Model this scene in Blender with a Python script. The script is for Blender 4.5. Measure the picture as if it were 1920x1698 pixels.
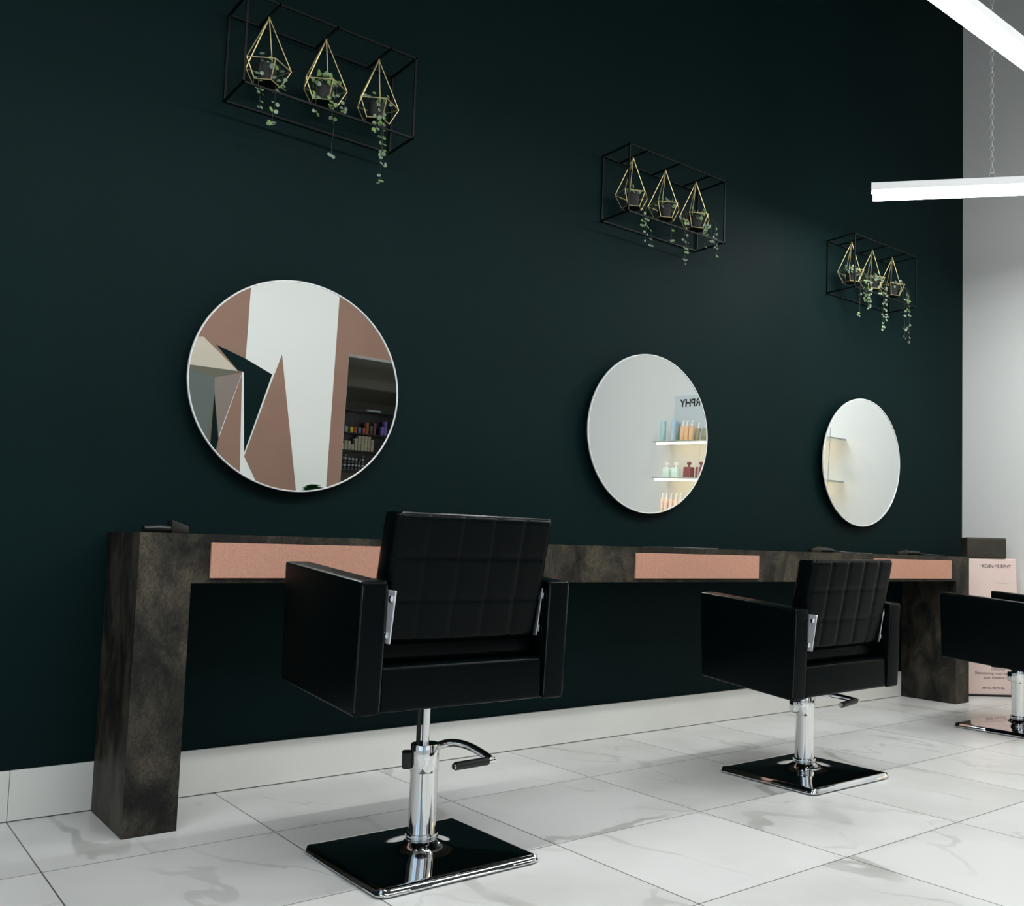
import bpy, bmesh, math, random
from mathutils import Vector, Matrix
PI = math.pi
sc = bpy.context.scene
for o in list(bpy.data.objects):
    bpy.data.objects.remove(o)
COL = sc.collection

# ------------------------------------------------------------------ camera
F_PX, SHX, SHY = 1788.012, 267.616, 59.469
YAW, PITCH, ROLL = 0.7277, 0.0708, 0.0251
cd = bpy.data.cameras.new('camera')
cam = bpy.data.objects.new('camera', cd)
COL.objects.link(cam)
sc.camera = cam
cy_, sy_, cp_, sp_ = math.cos(YAW), math.sin(YAW), math.cos(PITCH), math.sin(PITCH)
fwd = Vector((sy_ * cp_, cy_ * cp_, sp_))
rgt = Vector((cy_, -sy_, 0))
upv = rgt.cross(fwd)
cr_, sr_ = math.cos(ROLL), math.sin(ROLL)
r2 = rgt * cr_ + upv * sr_
u2 = upv * cr_ - rgt * sr_
cam.matrix_world = Matrix(((r2.x, u2.x, -fwd.x, 0), (r2.y, u2.y, -fwd.y, -3.5188),
                           (r2.z, u2.z, -fwd.z, 0.8679), (0, 0, 0, 1)))
cd.sensor_fit = 'HORIZONTAL'
cd.sensor_width = 36
cd.lens = 36 * F_PX / 1920
cd.shift_x = -SHX / 1920
cd.shift_y = SHY / 1920
cd.clip_start = 0.02

# ------------------------------------------------------------------ world, exposure
w = bpy.data.worlds.new('world')
sc.world = w
w.use_nodes = True
w.node_tree.nodes['Background'].inputs[0].default_value = (0.55, 0.75, 1, 1)
w.node_tree.nodes['Background'].inputs[1].default_value = 0.6
sc.view_settings.view_transform = 'Standard'
sc.view_settings.look = 'None'
sc.view_settings.gamma = 1
sc.view_settings.use_curve_mapping = False
sc.view_settings.exposure = 0.0

def area(name, loc, direction, sx, sy, power, col):
    l = bpy.data.lights.new(name, 'AREA')
    l.shape = 'RECTANGLE'
    l.size, l.size_y = sx, sy
    l.energy = power
    l.color = col
    o = bpy.data.objects.new(name, l)
    COL.objects.link(o)
    o.location = loc
    o.rotation_euler = Vector(direction).to_track_quat('-Z', 'Y').to_euler()
    return o
# daylight through the window of the left wall; added light from an unseen opening behind the camera
area('daylight_left', (-2.55, -3.0, 1.55), (1, 0, 0), 2.6, 2.3, 13, (0.62, 0.82, 1.0))
area('unseen_front_light', (0.9, -5.45, 1.5), (0, 1, 0), 2.6, 2.2, 10, (0.86, 0.94, 1.0))
TUBE_STRENGTH = 13.0
TUBE_WATTS = 15.6      # per metre of tube, thrown downwards
TUBE_COL = (0.965, 0.99, 0.98, 1)
STRIP_STRENGTH = 14.0

# ------------------------------------------------------------------ materials
def mat(name, col, rough=0.5, metal=0.0, coat=0.0, spec=0.5, bump=None, mottle=None, emis=None, trans=0.0, ior=1.45):
    m = bpy.data.materials.new(name)
    m.use_nodes = True
    nt = m.node_tree
    b = nt.nodes['Principled BSDF']
    b.inputs['Base Color'].default_value = (*col, 1)
    b.inputs['Roughness'].default_value = rough
    b.inputs['Metallic'].default_value = metal
    b.inputs['Coat Weight'].default_value = coat
    b.inputs['Coat Roughness'].default_value = 0.1
    b.inputs['Specular IOR Level'].default_value = spec
    b.inputs['Transmission Weight'].default_value = trans
    b.inputs['IOR'].default_value = ior
    tc = nt.nodes.new('ShaderNodeTexCoord')
    if mottle:
        sc_, amt, detail = mottle
        n = nt.nodes.new('ShaderNodeTexNoise')
        n.inputs['Scale'].default_value = sc_
        n.inputs['Detail'].default_value = detail
        nt.links.new(tc.outputs['Object'], n.inputs['Vector'])
        r = nt.nodes.new('ShaderNodeValToRGB')
        r.color_ramp.elements[0].position = 0.3
        r.color_ramp.elements[1].position = 0.7
        r.color_ramp.elements[0].color = (*[c * (1 - amt) for c in col], 1)
        r.color_ramp.elements[1].color = (*[min(1, c * (1 + amt)) for c in col], 1)
        nt.links.new(n.outputs['Fac'], r.inputs['Fac'])
        nt.links.new(r.outputs['Color'], b.inputs['Base Color'])
    if bump:
        sc_, st = bump
        n = nt.nodes.new('ShaderNodeTexNoise')
        n.inputs['Scale'].default_value = sc_
        n.inputs['Detail'].default_value = 4
        nt.links.new(tc.outputs['Object'], n.inputs['Vector'])
        bp = nt.nodes.new('ShaderNodeBump')
        bp.inputs['Strength'].default_value = st
        bp.inputs['Distance'].default_value = 0.002
        nt.links.new(n.outputs['Fac'], bp.inputs['Height'])
        nt.links.new(bp.outputs['Normal'], b.inputs['Normal'])
    if emis:
        b.inputs['Emission Color'].default_value = emis[0]
        b.inputs['Emission Strength'].default_value = emis[1]
    return m

M = {}
M['black_wall'] = mat('black_green_paint', (0.0018, 0.0108, 0.0114), 0.6, bump=(260, 0.35), mottle=(1.3, 0.12, 3), spec=0.09)
M['white_wall'] = mat('white_paint', (0.70, 0.705, 0.69), 0.7, bump=(200, 0.15))
M['ceiling'] = mat('ceiling_paint', (0.10, 0.11, 0.11), 0.8, bump=(120, 0.1))
M['baseboard'] = mat('cream_tile_skirting', (0.70, 0.70, 0.66), 0.32, mottle=(2.0, 0.05, 3))
M['leather'] = mat('black_leather', (0.0009, 0.0026, 0.0028), 0.27, bump=(330, 0.12), spec=0.10)
M['chrome'] = mat('chrome', (0.82, 0.83, 0.83), 0.07, metal=1.0, mottle=(3, 0.02, 2))
M['base_chrome'] = mat('dark_chrome', (0.62, 0.63, 0.64), 0.045, metal=1.0, mottle=(3, 0.02, 2))
M['steel'] = mat('brushed_steel', (0.72, 0.73, 0.76), 0.38, metal=0.6, bump=(400, 0.1))
M['rubber'] = mat('black_rubber', (0.012, 0.012, 0.012), 0.5, bump=(300, 0.2))
M['copper'] = mat('rose_laminate', (0.50, 0.255, 0.18), 0.55, mottle=(180, 0.10, 2), bump=(300, 0.1))
M['mirror'] = mat('mirror_glass', (0.90, 0.93, 0.92), 0.0, metal=1.0, mottle=(0.5, 0.005, 1))
M['rim'] = mat('polished_white_rim', (0.86, 0.88, 0.88), 0.22, metal=0.35, bump=(20, 0.02))
M['black_metal'] = mat('black_powder_coat', (0.002, 0.004, 0.004), 0.45, spec=0.25, bump=(500, 0.1))
M['brass'] = mat('pale_brass_wire', (0.80, 0.66, 0.33), 0.30, metal=0.8, bump=(200, 0.1))
M['pot'] = mat('charcoal_pot', (0.02, 0.021, 0.021), 0.5, bump=(150, 0.2))
M['soil'] = mat('soil', (0.02, 0.014, 0.01), 0.95, bump=(200, 1))
M['stem'] = mat('stem', (0.05, 0.055, 0.03), 0.6, mottle=(60, 0.2, 2))
M['leaf_grey'] = mat('grey_green_leaf', (0.20, 0.27, 0.19), 0.42, mottle=(90, 0.35, 3))
M['leaf_green'] = mat('fresh_green_leaf', (0.20, 0.33, 0.10), 0.42, mottle=(90, 0.35, 3))
M['leaf_dark'] = mat('deep_green_leaf', (0.02, 0.16, 0.045), 0.35, mottle=(20, 0.4, 3))
M['tube'] = mat('tube_diffuser', (0.9, 0.9, 0.9), 0.4, emis=(TUBE_COL, TUBE_STRENGTH), bump=(50, 0.01))
M['housing'] = mat('white_aluminium', (0.82, 0.84, 0.85), 0.4, bump=(100, 0.02))
M['glow_housing'] = mat('housing_added_glow', (0.82, 0.84, 0.85), 0.4, emis=(TUBE_COL, 0.30), bump=(100, 0.02))  # weak glow added to the housing to brighten it
M['chain'] = mat('bright_zinc', (0.85, 0.87, 0.87), 0.25, metal=0.35, bump=(100, 0.02))
M['welt'] = mat('glossy_leather_welt', (0.0012, 0.0030, 0.0032), 0.16, spec=0.55, bump=(200, 0.05))
M['strip'] = mat('warm_light_strip', (0.9, 0.85, 0.7), 0.4, emis=((1.0, 0.74, 0.40, 1), STRIP_STRENGTH), bump=(50, 0.01))
M['glass'] = mat('glass_shelf', (0.86, 0.93, 0.90), 0.05, trans=0.75, spec=0.5, bump=(50, 0.01))
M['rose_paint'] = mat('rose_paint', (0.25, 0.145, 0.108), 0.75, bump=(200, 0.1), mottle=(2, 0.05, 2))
M['cream_lit_face'] = mat('cream_lit_face', (0.52, 0.46, 0.38), 0.75, bump=(200, 0.1))
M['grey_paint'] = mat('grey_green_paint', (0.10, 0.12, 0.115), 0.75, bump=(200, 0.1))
M['taupe_reveal'] = mat('taupe_reveal', (0.21, 0.17, 0.15), 0.75, bump=(200, 0.1))
M['olive_paint_and_shade'] = mat('olive_paint_and_shade', (0.115, 0.11, 0.085), 0.75, bump=(200, 0.1))
M['board_white'] = mat('pale_board', (0.55, 0.60, 0.62), 0.6, bump=(80, 0.05))
M['ink'] = mat('black_ink', (0.01, 0.01, 0.012), 0.6, bump=(80, 0.05))
M['thin_ink'] = mat('grey_ink', (0.13, 0.10, 0.10), 0.6, bump=(80, 0.05))
M['pink_card'] = mat('pink_card', (0.72, 0.565, 0.525), 0.45, mottle=(1.5, 0.03, 2))
M['olive_black'] = mat('olive_black_plastic', (0.030, 0.027, 0.017), 0.6, mottle=(14, 0.2, 3), bump=(400, 0.2))
M['black_plastic'] = mat('black_plastic', (0.008, 0.009, 0.010), 0.35, bump=(200, 0.05))
M['mat_grey'] = mat('grey_rubber_mat', (0.09, 0.10, 0.095), 0.5, bump=(200, 0.1))
M['window_frame'] = mat('window_frame', (0.1, 0.1, 0.1), 0.5, bump=(100, 0.05))
M['pane'] = mat('window_pane', (0.95, 0.97, 1), 0.02, trans=1.0, bump=(5, 0.005))

def stone_material():
    m = bpy.data.materials.new('dark_stone_laminate')
    m.use_nodes = True
    nt = m.node_tree
    N, L = nt.nodes, nt.links
    b = N['Principled BSDF']
    b.inputs['Roughness'].default_value = 0.55
    b.inputs['Specular IOR Level'].default_value = 0.2
    tc = N.new('ShaderNodeTexCoord')
    n1 = N.new('ShaderNodeTexNoise'); n1.inputs['Scale'].default_value = 7; n1.inputs['Detail'].default_value = 8; n1.inputs['Roughness'].default_value = 0.6; n1.inputs['Distortion'].default_value = 0.6
    n2 = N.new('ShaderNodeTexNoise'); n2.inputs['Scale'].default_value = 160; n2.inputs['Detail'].default_value = 3
    n3 = N.new('ShaderNodeTexNoise'); n3.inputs['Scale'].default_value = 2.2; n3.inputs['Detail'].default_value = 3
    smp = N.new('ShaderNodeMapping'); smp.inputs['Scale'].default_value = (1.25, 1.25, 0.75)
    L.new(tc.outputs['Object'], smp.inputs['Vector'])
    for n in (n1, n2, n3):
        L.new(smp.outputs[0], n.inputs['Vector'])
    r1 = N.new('ShaderNodeValToRGB')
    e = r1.color_ramp.elements
    e[0].position = 0.38; e[0].color = (0.011, 0.011, 0.010, 1)
    e[1].position = 0.63; e[1].color = (0.066, 0.058, 0.045, 1)
    x = r1.color_ramp.elements.new(0.5); x.color = (0.031, 0.029, 0.024, 1)
    L.new(n1.outputs['Fac'], r1.inputs['Fac'])
    mx = N.new('ShaderNodeMix'); mx.data_type = 'RGBA'; mx.blend_type = 'MULTIPLY'; mx.inputs['Factor'].default_value = 0.8
    r2_ = N.new('ShaderNodeValToRGB')
    r2_.color_ramp.elements[0].position = 0.35; r2_.color_ramp.elements[0].color = (0.55, 0.55, 0.55, 1)
    r2_.color_ramp.elements[1].position = 0.62; r2_.color_ramp.elements[1].color = (1.25, 1.2, 1.1, 1)
    L.new(n2.outputs['Fac'], r2_.inputs['Fac'])
    L.new(r1.outputs['Color'], mx.inputs['A']); L.new(r2_.outputs['Color'], mx.inputs['B'])
    mx2 = N.new('ShaderNodeMix'); mx2.data_type = 'RGBA'; mx2.blend_type = 'MULTIPLY'; mx2.inputs['Factor'].default_value = 0.6
    r3 = N.new('ShaderNodeValToRGB')
    r3.color_ramp.elements[0].position = 0.35; r3.color_ramp.elements[0].color = (0.6, 0.65, 0.65, 1)
    r3.color_ramp.elements[1].position = 0.65; r3.color_ramp.elements[1].color = (1.2, 1.15, 1.05, 1)
    L.new(n3.outputs['Fac'], r3.inputs['Fac'])
    L.new(mx.outputs['Result'], mx2.inputs['A']); L.new(r3.outputs['Color'], mx2.inputs['B'])
    L.new(mx2.outputs['Result'], b.inputs['Base Color'])
    return m
M['stone'] = stone_material()

TX0, TY0, TW, TD = 0.522, -0.579, 0.6, 0.6055
def floor_material():
    m = bpy.data.materials.new('marble_tiles')
    m.use_nodes = True
    nt = m.node_tree
    N, L = nt.nodes, nt.links
    b = N['Principled BSDF']
    b.inputs['Roughness'].default_value = 0.30
    b.inputs['Specular IOR Level'].default_value = 0.45
    def math_(op, a, c=None, d=None):
        n = N.new('ShaderNodeMath'); n.operation = op
        for i, v in enumerate((a, c, d)):
            if v is None: continue
            if isinstance(v, (int, float)): n.inputs[i].default_value = v
            else: L.new(v, n.inputs[i])
        return n.outputs[0]
    tc = N.new('ShaderNodeTexCoord')
    sep = N.new('ShaderNodeSeparateXYZ'); L.new(tc.outputs['Object'], sep.inputs[0])
    u = math_('DIVIDE', math_('SUBTRACT', sep.outputs['X'], TX0), TW)
    v = math_('DIVIDE', math_('SUBTRACT', sep.outputs['Y'], TY0), TD)
    fu, fv = math_('FLOOR', u), math_('FLOOR', v)
    ru, rv = math_('SUBTRACT', u, fu), math_('SUBTRACT', v, fv)
    eu = math_('MINIMUM', ru, math_('SUBTRACT', 1.0, ru))
    ev = math_('MINIMUM', rv, math_('SUBTRACT', 1.0, rv))
    e = math_('MINIMUM', eu, ev)
    joint = math_('LESS_THAN', e, 0.0029)
    cmb = N.new('ShaderNodeCombineXYZ'); L.new(fu, cmb.inputs[0]); L.new(fv, cmb.inputs[1])
    wn = N.new('ShaderNodeTexWhiteNoise'); wn.noise_dimensions = '3D'; L.new(cmb.outputs[0], wn.inputs['Vector'])
    off = N.new('ShaderNodeVectorMath'); off.operation = 'MULTIPLY_ADD'
    L.new(wn.outputs['Color'], off.inputs[0]); off.inputs[1].default_value = (9, 9, 9); L.new(tc.outputs['Object'], off.inputs[2])
    # each tile gets its own veins
    mp = N.new('ShaderNodeMapping'); mp.inputs['Rotation'].default_value = (0, 0, 0.75); mp.inputs['Scale'].default_value = (1.0, 0.42, 1)
    L.new(off.outputs[0], mp.inputs['Vector'])
    def vein(scale, width, dist, seed):
        n = N.new('ShaderNodeTexNoise'); n.inputs['Scale'].default_value = scale; n.inputs['Detail'].default_value = 5
        n.inputs['Roughness'].default_value = 0.42; n.inputs['Distortion'].default_value = dist
        ad = N.new('ShaderNodeVectorMath'); ad.operation = 'ADD'; ad.inputs[1].default_value = (seed, seed * 1.7, 0)
        L.new(mp.outputs[0], ad.inputs[0]); L.new(ad.outputs[0], n.inputs['Vector'])
        d = math_('ABSOLUTE', math_('SUBTRACT', n.outputs['Fac'], 0.5))
        mr = N.new('ShaderNodeMapRange'); mr.interpolation_type = 'SMOOTHSTEP'
        mr.inputs['From Min'].default_value = width * 0.45; mr.inputs['From Max'].default_value = width
        mr.inputs['To Min'].default_value = 1; mr.inputs['To Max'].default_value = 0
        L.new(d, mr.inputs['Value'])
        return mr.outputs[0]
    v1 = vein(1.25, 0.014, 0.3, 3.0)
    v2 = vein(2.0, 0.007, 0.5, 11.0)
    gate = N.new('ShaderNodeTexNoise'); gate.inputs['Scale'].default_value = 2.4; gate.inputs['Detail'].default_value = 2
    L.new(off.outputs[0], gate.inputs['Vector'])
    gr = N.new('ShaderNodeMapRange'); gr.inputs['From Min'].default_value = 0.42; gr.inputs['From Max'].default_value = 0.60
    L.new(gate.outputs['Fac'], gr.inputs['Value'])
    gi = math_('SUBTRACT', 1.0, gr.outputs[0])
    va = math_('MULTIPLY', math_('MULTIPLY', v1, gr.outputs[0]), 0.62)
    vb = math_('MULTIPLY', math_('MULTIPLY', v2, gi), 0.34)
    vs = math_('MINIMUM', math_('ADD', va, vb), 1.0)
    cl = N.new('ShaderNodeTexNoise'); cl.inputs['Scale'].default_value = 1.6; cl.inputs['Detail'].default_value = 4
    L.new(off.outputs[0], cl.inputs['Vector'])
    base = N.new('ShaderNodeValToRGB')
    base.color_ramp.elements[0].position = 0.35; base.color_ramp.elements[0].color = (0.60, 0.60, 0.585, 1)
    base.color_ramp.elements[1].position = 0.6; base.color_ramp.elements[1].color = (0.72, 0.72, 0.71, 1)
    L.new(cl.outputs['Fac'], base.inputs['Fac'])
    m1 = N.new('ShaderNodeMix'); m1.data_type = 'RGBA'
    L.new(vs, m1.inputs['Factor']); L.new(base.outputs['Color'], m1.inputs['A']); m1.inputs['B'].default_value = (0.33, 0.33, 0.30, 1)
    m2 = N.new('ShaderNodeMix'); m2.data_type = 'RGBA'
    L.new(joint, m2.inputs['Factor']); L.new(m1.outputs['Result'], m2.inputs['A']); m2.inputs['B'].default_value = (0.09, 0.085, 0.08, 1)
    L.new(m2.outputs['Result'], b.inputs['Base Color'])
    bp = N.new('ShaderNodeBump'); bp.inputs['Distance'].default_value = 0.001; bp.inputs['Strength'].default_value = 0.6; bp.invert = True
    L.new(joint, bp.inputs['Height']); L.new(bp.outputs[0], b.inputs['Normal'])
    return m
M['floor'] = floor_material()

# ------------------------------------------------------------------ mesh helpers
def obj(name, bm, m, parent=None, smooth=True, angle=40):
    me = bpy.data.meshes.new(name)
    bmesh.ops.recalc_face_normals(bm, faces=bm.faces)
    bm.to_mesh(me); bm.free()
    for mm in (m if isinstance(m, (list, tuple)) else [m]):
        me.materials.append(M[mm])
    if smooth:
        for p in me.polygons: p.use_smooth = True
        me.set_sharp_from_angle(angle=math.radians(angle))
    o = bpy.data.objects.new(name, me)
    COL.objects.link(o)
    if parent:
        o.parent = parent
        o.matrix_parent_inverse = Matrix.Identity(4)
        o.location = (0, 0, 0)
    return o
def empty(name, loc=(0, 0, 0)):
    o = bpy.data.objects.new(name, None)
    o.empty_display_size = 0.1
    COL.objects.link(o)
    o.location = loc
    return o
def tag(o, label, cat, group=None, kind=None):
    if label: o['label'] = label
    if cat: o['category'] = cat
    if group: o['group'] = group
    if kind: o['kind'] = kind
    return o
def struct(o):
    o['kind'] = 'structure'
    return o
def hexa(bm, c, bev=0.0, seg=3, mi=0):
    """c: eight corners, bottom ring then top ring (both counter-clockwise)"""
    vs = [bm.verts.new(p) for p in c]
    fs = []
    for idx in ((3, 2, 1, 0), (4, 5, 6, 7), (0, 1, 5, 4), (1, 2, 6, 5), (2, 3, 7, 6), (3, 0, 4, 7)):
        f = bm.faces.new([vs[i] for i in idx]); f.material_index = mi; fs.append(f)
    if bev > 0:
        es = set(e for f in fs for e in f.edges)
        bmesh.ops.bevel(bm, geom=list(es), offset=bev, segments=seg, profile=0.6, affect='EDGES', clamp_overlap=True)
    return fs
def box(bm, x0, x1, y0, y1, z0, z1, bev=0.0, seg=3, mi=0):
    return hexa(bm, [(x0, y0, z0), (x1, y0, z0), (x1, y1, z0), (x0, y1, z0),
                     (x0, y0, z1), (x1, y0, z1), (x1, y1, z1), (x0, y1, z1)], bev, seg, mi)
def newbox(*a, **k):
    bm = bmesh.new(); box(bm, *a, **k); return bm
def tube(bm, pts, r, seg=10, cap=True):
    pts = [Vector(p) for p in pts]
    n = len(pts)
    rs = r if isinstance(r, (list, tuple)) else [r] * n
    t0 = (pts[1] - pts[0]).normalized()
    ref = Vector((0, 0, 1)) if abs(t0.z) < 0.9 else Vector((1, 0, 0))
    u = t0.cross(ref).normalized()
    rings = []
    for i, p in enumerate(pts):
        t = (pts[min(i + 1, n - 1)] - pts[max(i - 1, 0)]).normalized()
        u = (u - t * u.dot(t)).normalized()
        v = t.cross(u)
        rings.append([bm.verts.new(p + (u * math.cos(2 * PI * k / seg) + v * math.sin(2 * PI * k / seg)) * rs[i]) for k in range(seg)])
    for a, b in zip(rings, rings[1:]):
        for k in range(seg):
            bm.faces.new((a[k], a[(k + 1) % seg], b[(k + 1) % seg], b[k]))
    if cap:
        bm.faces.new(rings[0][::-1]); bm.faces.new(rings[-1])
def lathe(bm, prof, c=(0, 0, 0), seg=32):
    """prof: (radius, z) pairs about the vertical through c"""
    rings = []
    for r, z in prof:
        if r < 1e-6:
            rings.append([bm.verts.new((c[0], c[1], c[2] + z))])
        else:
            rings.append([bm.verts.new((c[0] + r * math.cos(2 * PI * k / seg), c[1] + r * math.sin(2 * PI * k / seg), c[2] + z)) for k in range(seg)])
    for a, b in zip(rings, rings[1:]):
        for k in range(seg):
            k2 = (k + 1) % seg
            if len(a) == 1 and len(b) == 1: continue
            if len(a) == 1: bm.faces.new((a[0], b[k2], b[k]))
            elif len(b) == 1: bm.faces.new((a[k], a[k2], b[0]))
            else: bm.faces.new((a[k], a[k2], b[k2], b[k]))
    if len(rings[0]) > 1: bm.faces.new(rings[0][::-1])
    if len(rings[-1]) > 1: bm.faces.new(rings[-1])
def bez(p0, p1, p2, n=12):
    p0, p1, p2 = Vector(p0), Vector(p1), Vector(p2)
    return [p0 * (1 - t) ** 2 + p1 * 2 * t * (1 - t) + p2 * t * t for t in [i / n for i in range(n + 1)]]
def xform(bm, mtx):
    bmesh.ops.transform(bm, matrix=mtx, verts=bm.verts)
def lettering(name, body, size, mtx, m, parent, depth=0.0006, align='CENTER', bold=0.0):
    cu = bpy.data.curves.new(name, 'FONT')
    cu.body = body; cu.size = size; cu.extrude = depth; cu.align_x = align; cu.offset = bold
    tmp = bpy.data.objects.new(name, cu)
    COL.objects.link(tmp)
    dg = bpy.context.evaluated_depsgraph_get()
    dg.update()
    me = bpy.data.meshes.new_from_object(tmp.evaluated_get(dg))
    bpy.data.objects.remove(tmp)
    me.transform(mtx)
    me.materials.clear()
    me.materials.append(M[m])
    o = bpy.data.objects.new(name, me)
    COL.objects.link(o)
    if parent:
        o.parent = parent
    return o

# ------------------------------------------------------------------ the room
XL, XR, YF, YB, ZC = -2.4, 6.0, -5.2, 0.0, 5.0
struct(obj('floor', newbox(XL - .2, XR + .2, -7.0, YB + .2, -.1, 0), 'floor', smooth=False))
struct(obj('ceiling', newbox(XL - .2, XR + .2, -7.0, YB + .2, ZC, ZC + .1), 'ceiling', smooth=False))
struct(obj('wall_back', newbox(XL - .2, XR + .2, YB, YB + .15, 0, ZC), 'black_wall', smooth=False))
struct(obj('wall_right', newbox(XR, XR + .15, -7.0, YB, 0, ZC), 'white_wall', smooth=False))
# left wall with its window opening
bm = bmesh.new()
wy0, wy1, wz0, wz1 = -4.4, -1.6, 0.35, 2.8
box(bm, XL - .15, XL, -7.0, wy0, 0, ZC); box(bm, XL - .15, XL, wy1, YB, 0, ZC)
box(bm, XL - .15, XL, wy0, wy1, 0, wz0); box(bm, XL - .15, XL, wy0, wy1, wz1, ZC)
struct(obj('wall_left', bm, 'white_wall', smooth=False))
bm = bmesh.new()
for a, b, c, d in ((wy0, wy1, wz0, wz0 + .06), (wy0, wy1, wz1 - .06, wz1), (wy0, wy0 + .06, wz0 + .06, wz1 - .06), (wy1 - .06, wy1, wz0 + .06, wz1 - .06), (-3.03, -2.97, wz0 + .06, wz1 - .06)):
    box(bm, XL - .10, XL - .04, a, b, c, d)
wn_ = struct(obj('window_1', bm, 'window_frame', smooth=False))
# baseboard (tiled skirting) and its joint at the left
bm = bmesh.new()
box(bm, XL, 0.5215, -.012, -.0005, .0028, .1541, .0012, 1)
box(bm, 0.5228, XR, -.012, -.0005, .0028, .1541, .0012, 1)
struct(obj('baseboard_back', bm, 'baseboard', smooth=False))
struct(obj('baseboard_right', newbox(XR - .012, XR - .0005, -5.2, -.013, 0, .12, bev=.001, seg=1), 'baseboard', smooth=False))

# front wall (behind the camera) seen in the near mirror: painted geometric pattern, a recess coloured in lit and shaded faces, an opening
ox0, ox1, oz1 = 3.733, 5.2, 2.388
bm = bmesh.new()
fx0, fx1, fz0, fz1 = -0.3, 2.1, 0.5, 2.6      # unseen opening added in the same wall for the front light
def fb(x0, x1, z0, z1): box(bm, x0, x1, YF - .15, YF, z0, z1, mi=0)
fb(XL, fx0, 0, ZC); fb(fx0, fx1, 0, fz0); fb(fx0, fx1, fz1, ZC)
fb(fx1, ox0, 0, ZC); fb(ox0, ox1, oz1, ZC); fb(ox1, XR, 0, ZC)
def paint(poly, mi, layer):
    y = YF + 0.0006 * layer
    vs = [bm.verts.new((x, y, z)) for x, z in poly]
    vb = [bm.verts.new((x, YF - .0001, z)) for x, z in poly]
    f = bm.faces.new(vs); f.material_index = mi
    for i in range(len(vs)):
        j = (i + 1) % len(vs)
        f = bm.faces.new((vs[i], vb[i], vb[j], vs[j])); f.material_index = mi
WHITE, ROSE, BLACK, CREAM, GREY, TAUPE, OLIVE = 0, 1, 2, 3, 4, 5, 6
paint([(2.15, 0.0), (2.80, 0.0), (2.80, ZC), (2.15, ZC)], ROSE, 1)
paint([(3.602, 0.0), (3.732, 0.0), (3.732, ZC), (3.602, ZC)], ROSE, 1)
paint([(3.732, oz1 + .001), (5.2, oz1 + .001), (5.2, ZC), (3.732, ZC)], ROSE, 1)
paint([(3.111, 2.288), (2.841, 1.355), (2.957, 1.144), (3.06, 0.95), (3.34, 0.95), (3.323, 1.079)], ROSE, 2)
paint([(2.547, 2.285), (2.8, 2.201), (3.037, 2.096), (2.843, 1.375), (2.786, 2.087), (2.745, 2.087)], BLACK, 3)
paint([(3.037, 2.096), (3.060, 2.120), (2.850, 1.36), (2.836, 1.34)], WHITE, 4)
paint([(2.30, 2.31), (2.443, 2.335), (2.742, 2.085), (2.30, 2.082)], CREAM, 3)  # lit face of the recess, its brightness put into the flat colour
paint([(2.30, 2.082), (2.782, 2.082), (2.555, 2.004), (2.30, 2.04)], OLIVE, 4)  # dark underside of the recess, shade put into the colour
paint([(2.555, 2.004), (2.778, 2.068), (2.624, 1.502), (2.563, 1.88)], TAUPE, 3)  # inner reveal of the recess as one flat colour
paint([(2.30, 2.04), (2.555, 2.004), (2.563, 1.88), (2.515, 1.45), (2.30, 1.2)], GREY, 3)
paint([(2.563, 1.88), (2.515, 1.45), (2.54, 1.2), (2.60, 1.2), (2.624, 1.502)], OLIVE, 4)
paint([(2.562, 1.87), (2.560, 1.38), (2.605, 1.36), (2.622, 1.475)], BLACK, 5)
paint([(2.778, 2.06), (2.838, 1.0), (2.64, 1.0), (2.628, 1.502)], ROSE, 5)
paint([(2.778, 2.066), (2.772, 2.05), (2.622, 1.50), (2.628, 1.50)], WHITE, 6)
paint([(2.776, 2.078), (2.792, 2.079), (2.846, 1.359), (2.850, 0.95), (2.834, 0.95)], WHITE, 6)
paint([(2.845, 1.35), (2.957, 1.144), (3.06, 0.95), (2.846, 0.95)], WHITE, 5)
wf = struct(obj('wall_front', bm, ['white_wall', 'rose_paint', 'black_wall', 'cream_lit_face', 'grey_paint', 'taupe_reveal', 'olive_paint_and_shade'], smooth=False))
bm = bmesh.new()
for a, b, c, d in ((fx0, fx1, fz0, fz0 + .05), (fx0, fx1, fz1 - .05, fz1), (fx0, fx0 + .05, fz0 + .05, fz1 - .05), (fx1 - .05, fx1, fz0 + .05, fz1 - .05), (.87, .93, fz0 + .05, fz1 - .05)):
    box(bm, a, b, YF - .10, YF - .04, c, d)
struct(obj('unseen_window', bm, 'window_frame', smooth=False))  # frame of the unseen opening
# the little colour room beyond the opening
struct(obj('wall_far', newbox(3.3, XR, -6.75, -6.62, 0, 2.5), 'olive_paint_and_shade', smooth=False))
struct(obj('trim_1', newbox(3.4, XR, -6.12, -6.0, 2.19, 2.395), 'olive_paint_and_shade', smooth=False))
struct(obj('trim_2', newbox(3.4, XR, -6.62, -5.35, 2.395, 2.47), 'olive_paint_and_shade', smooth=False))
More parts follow.
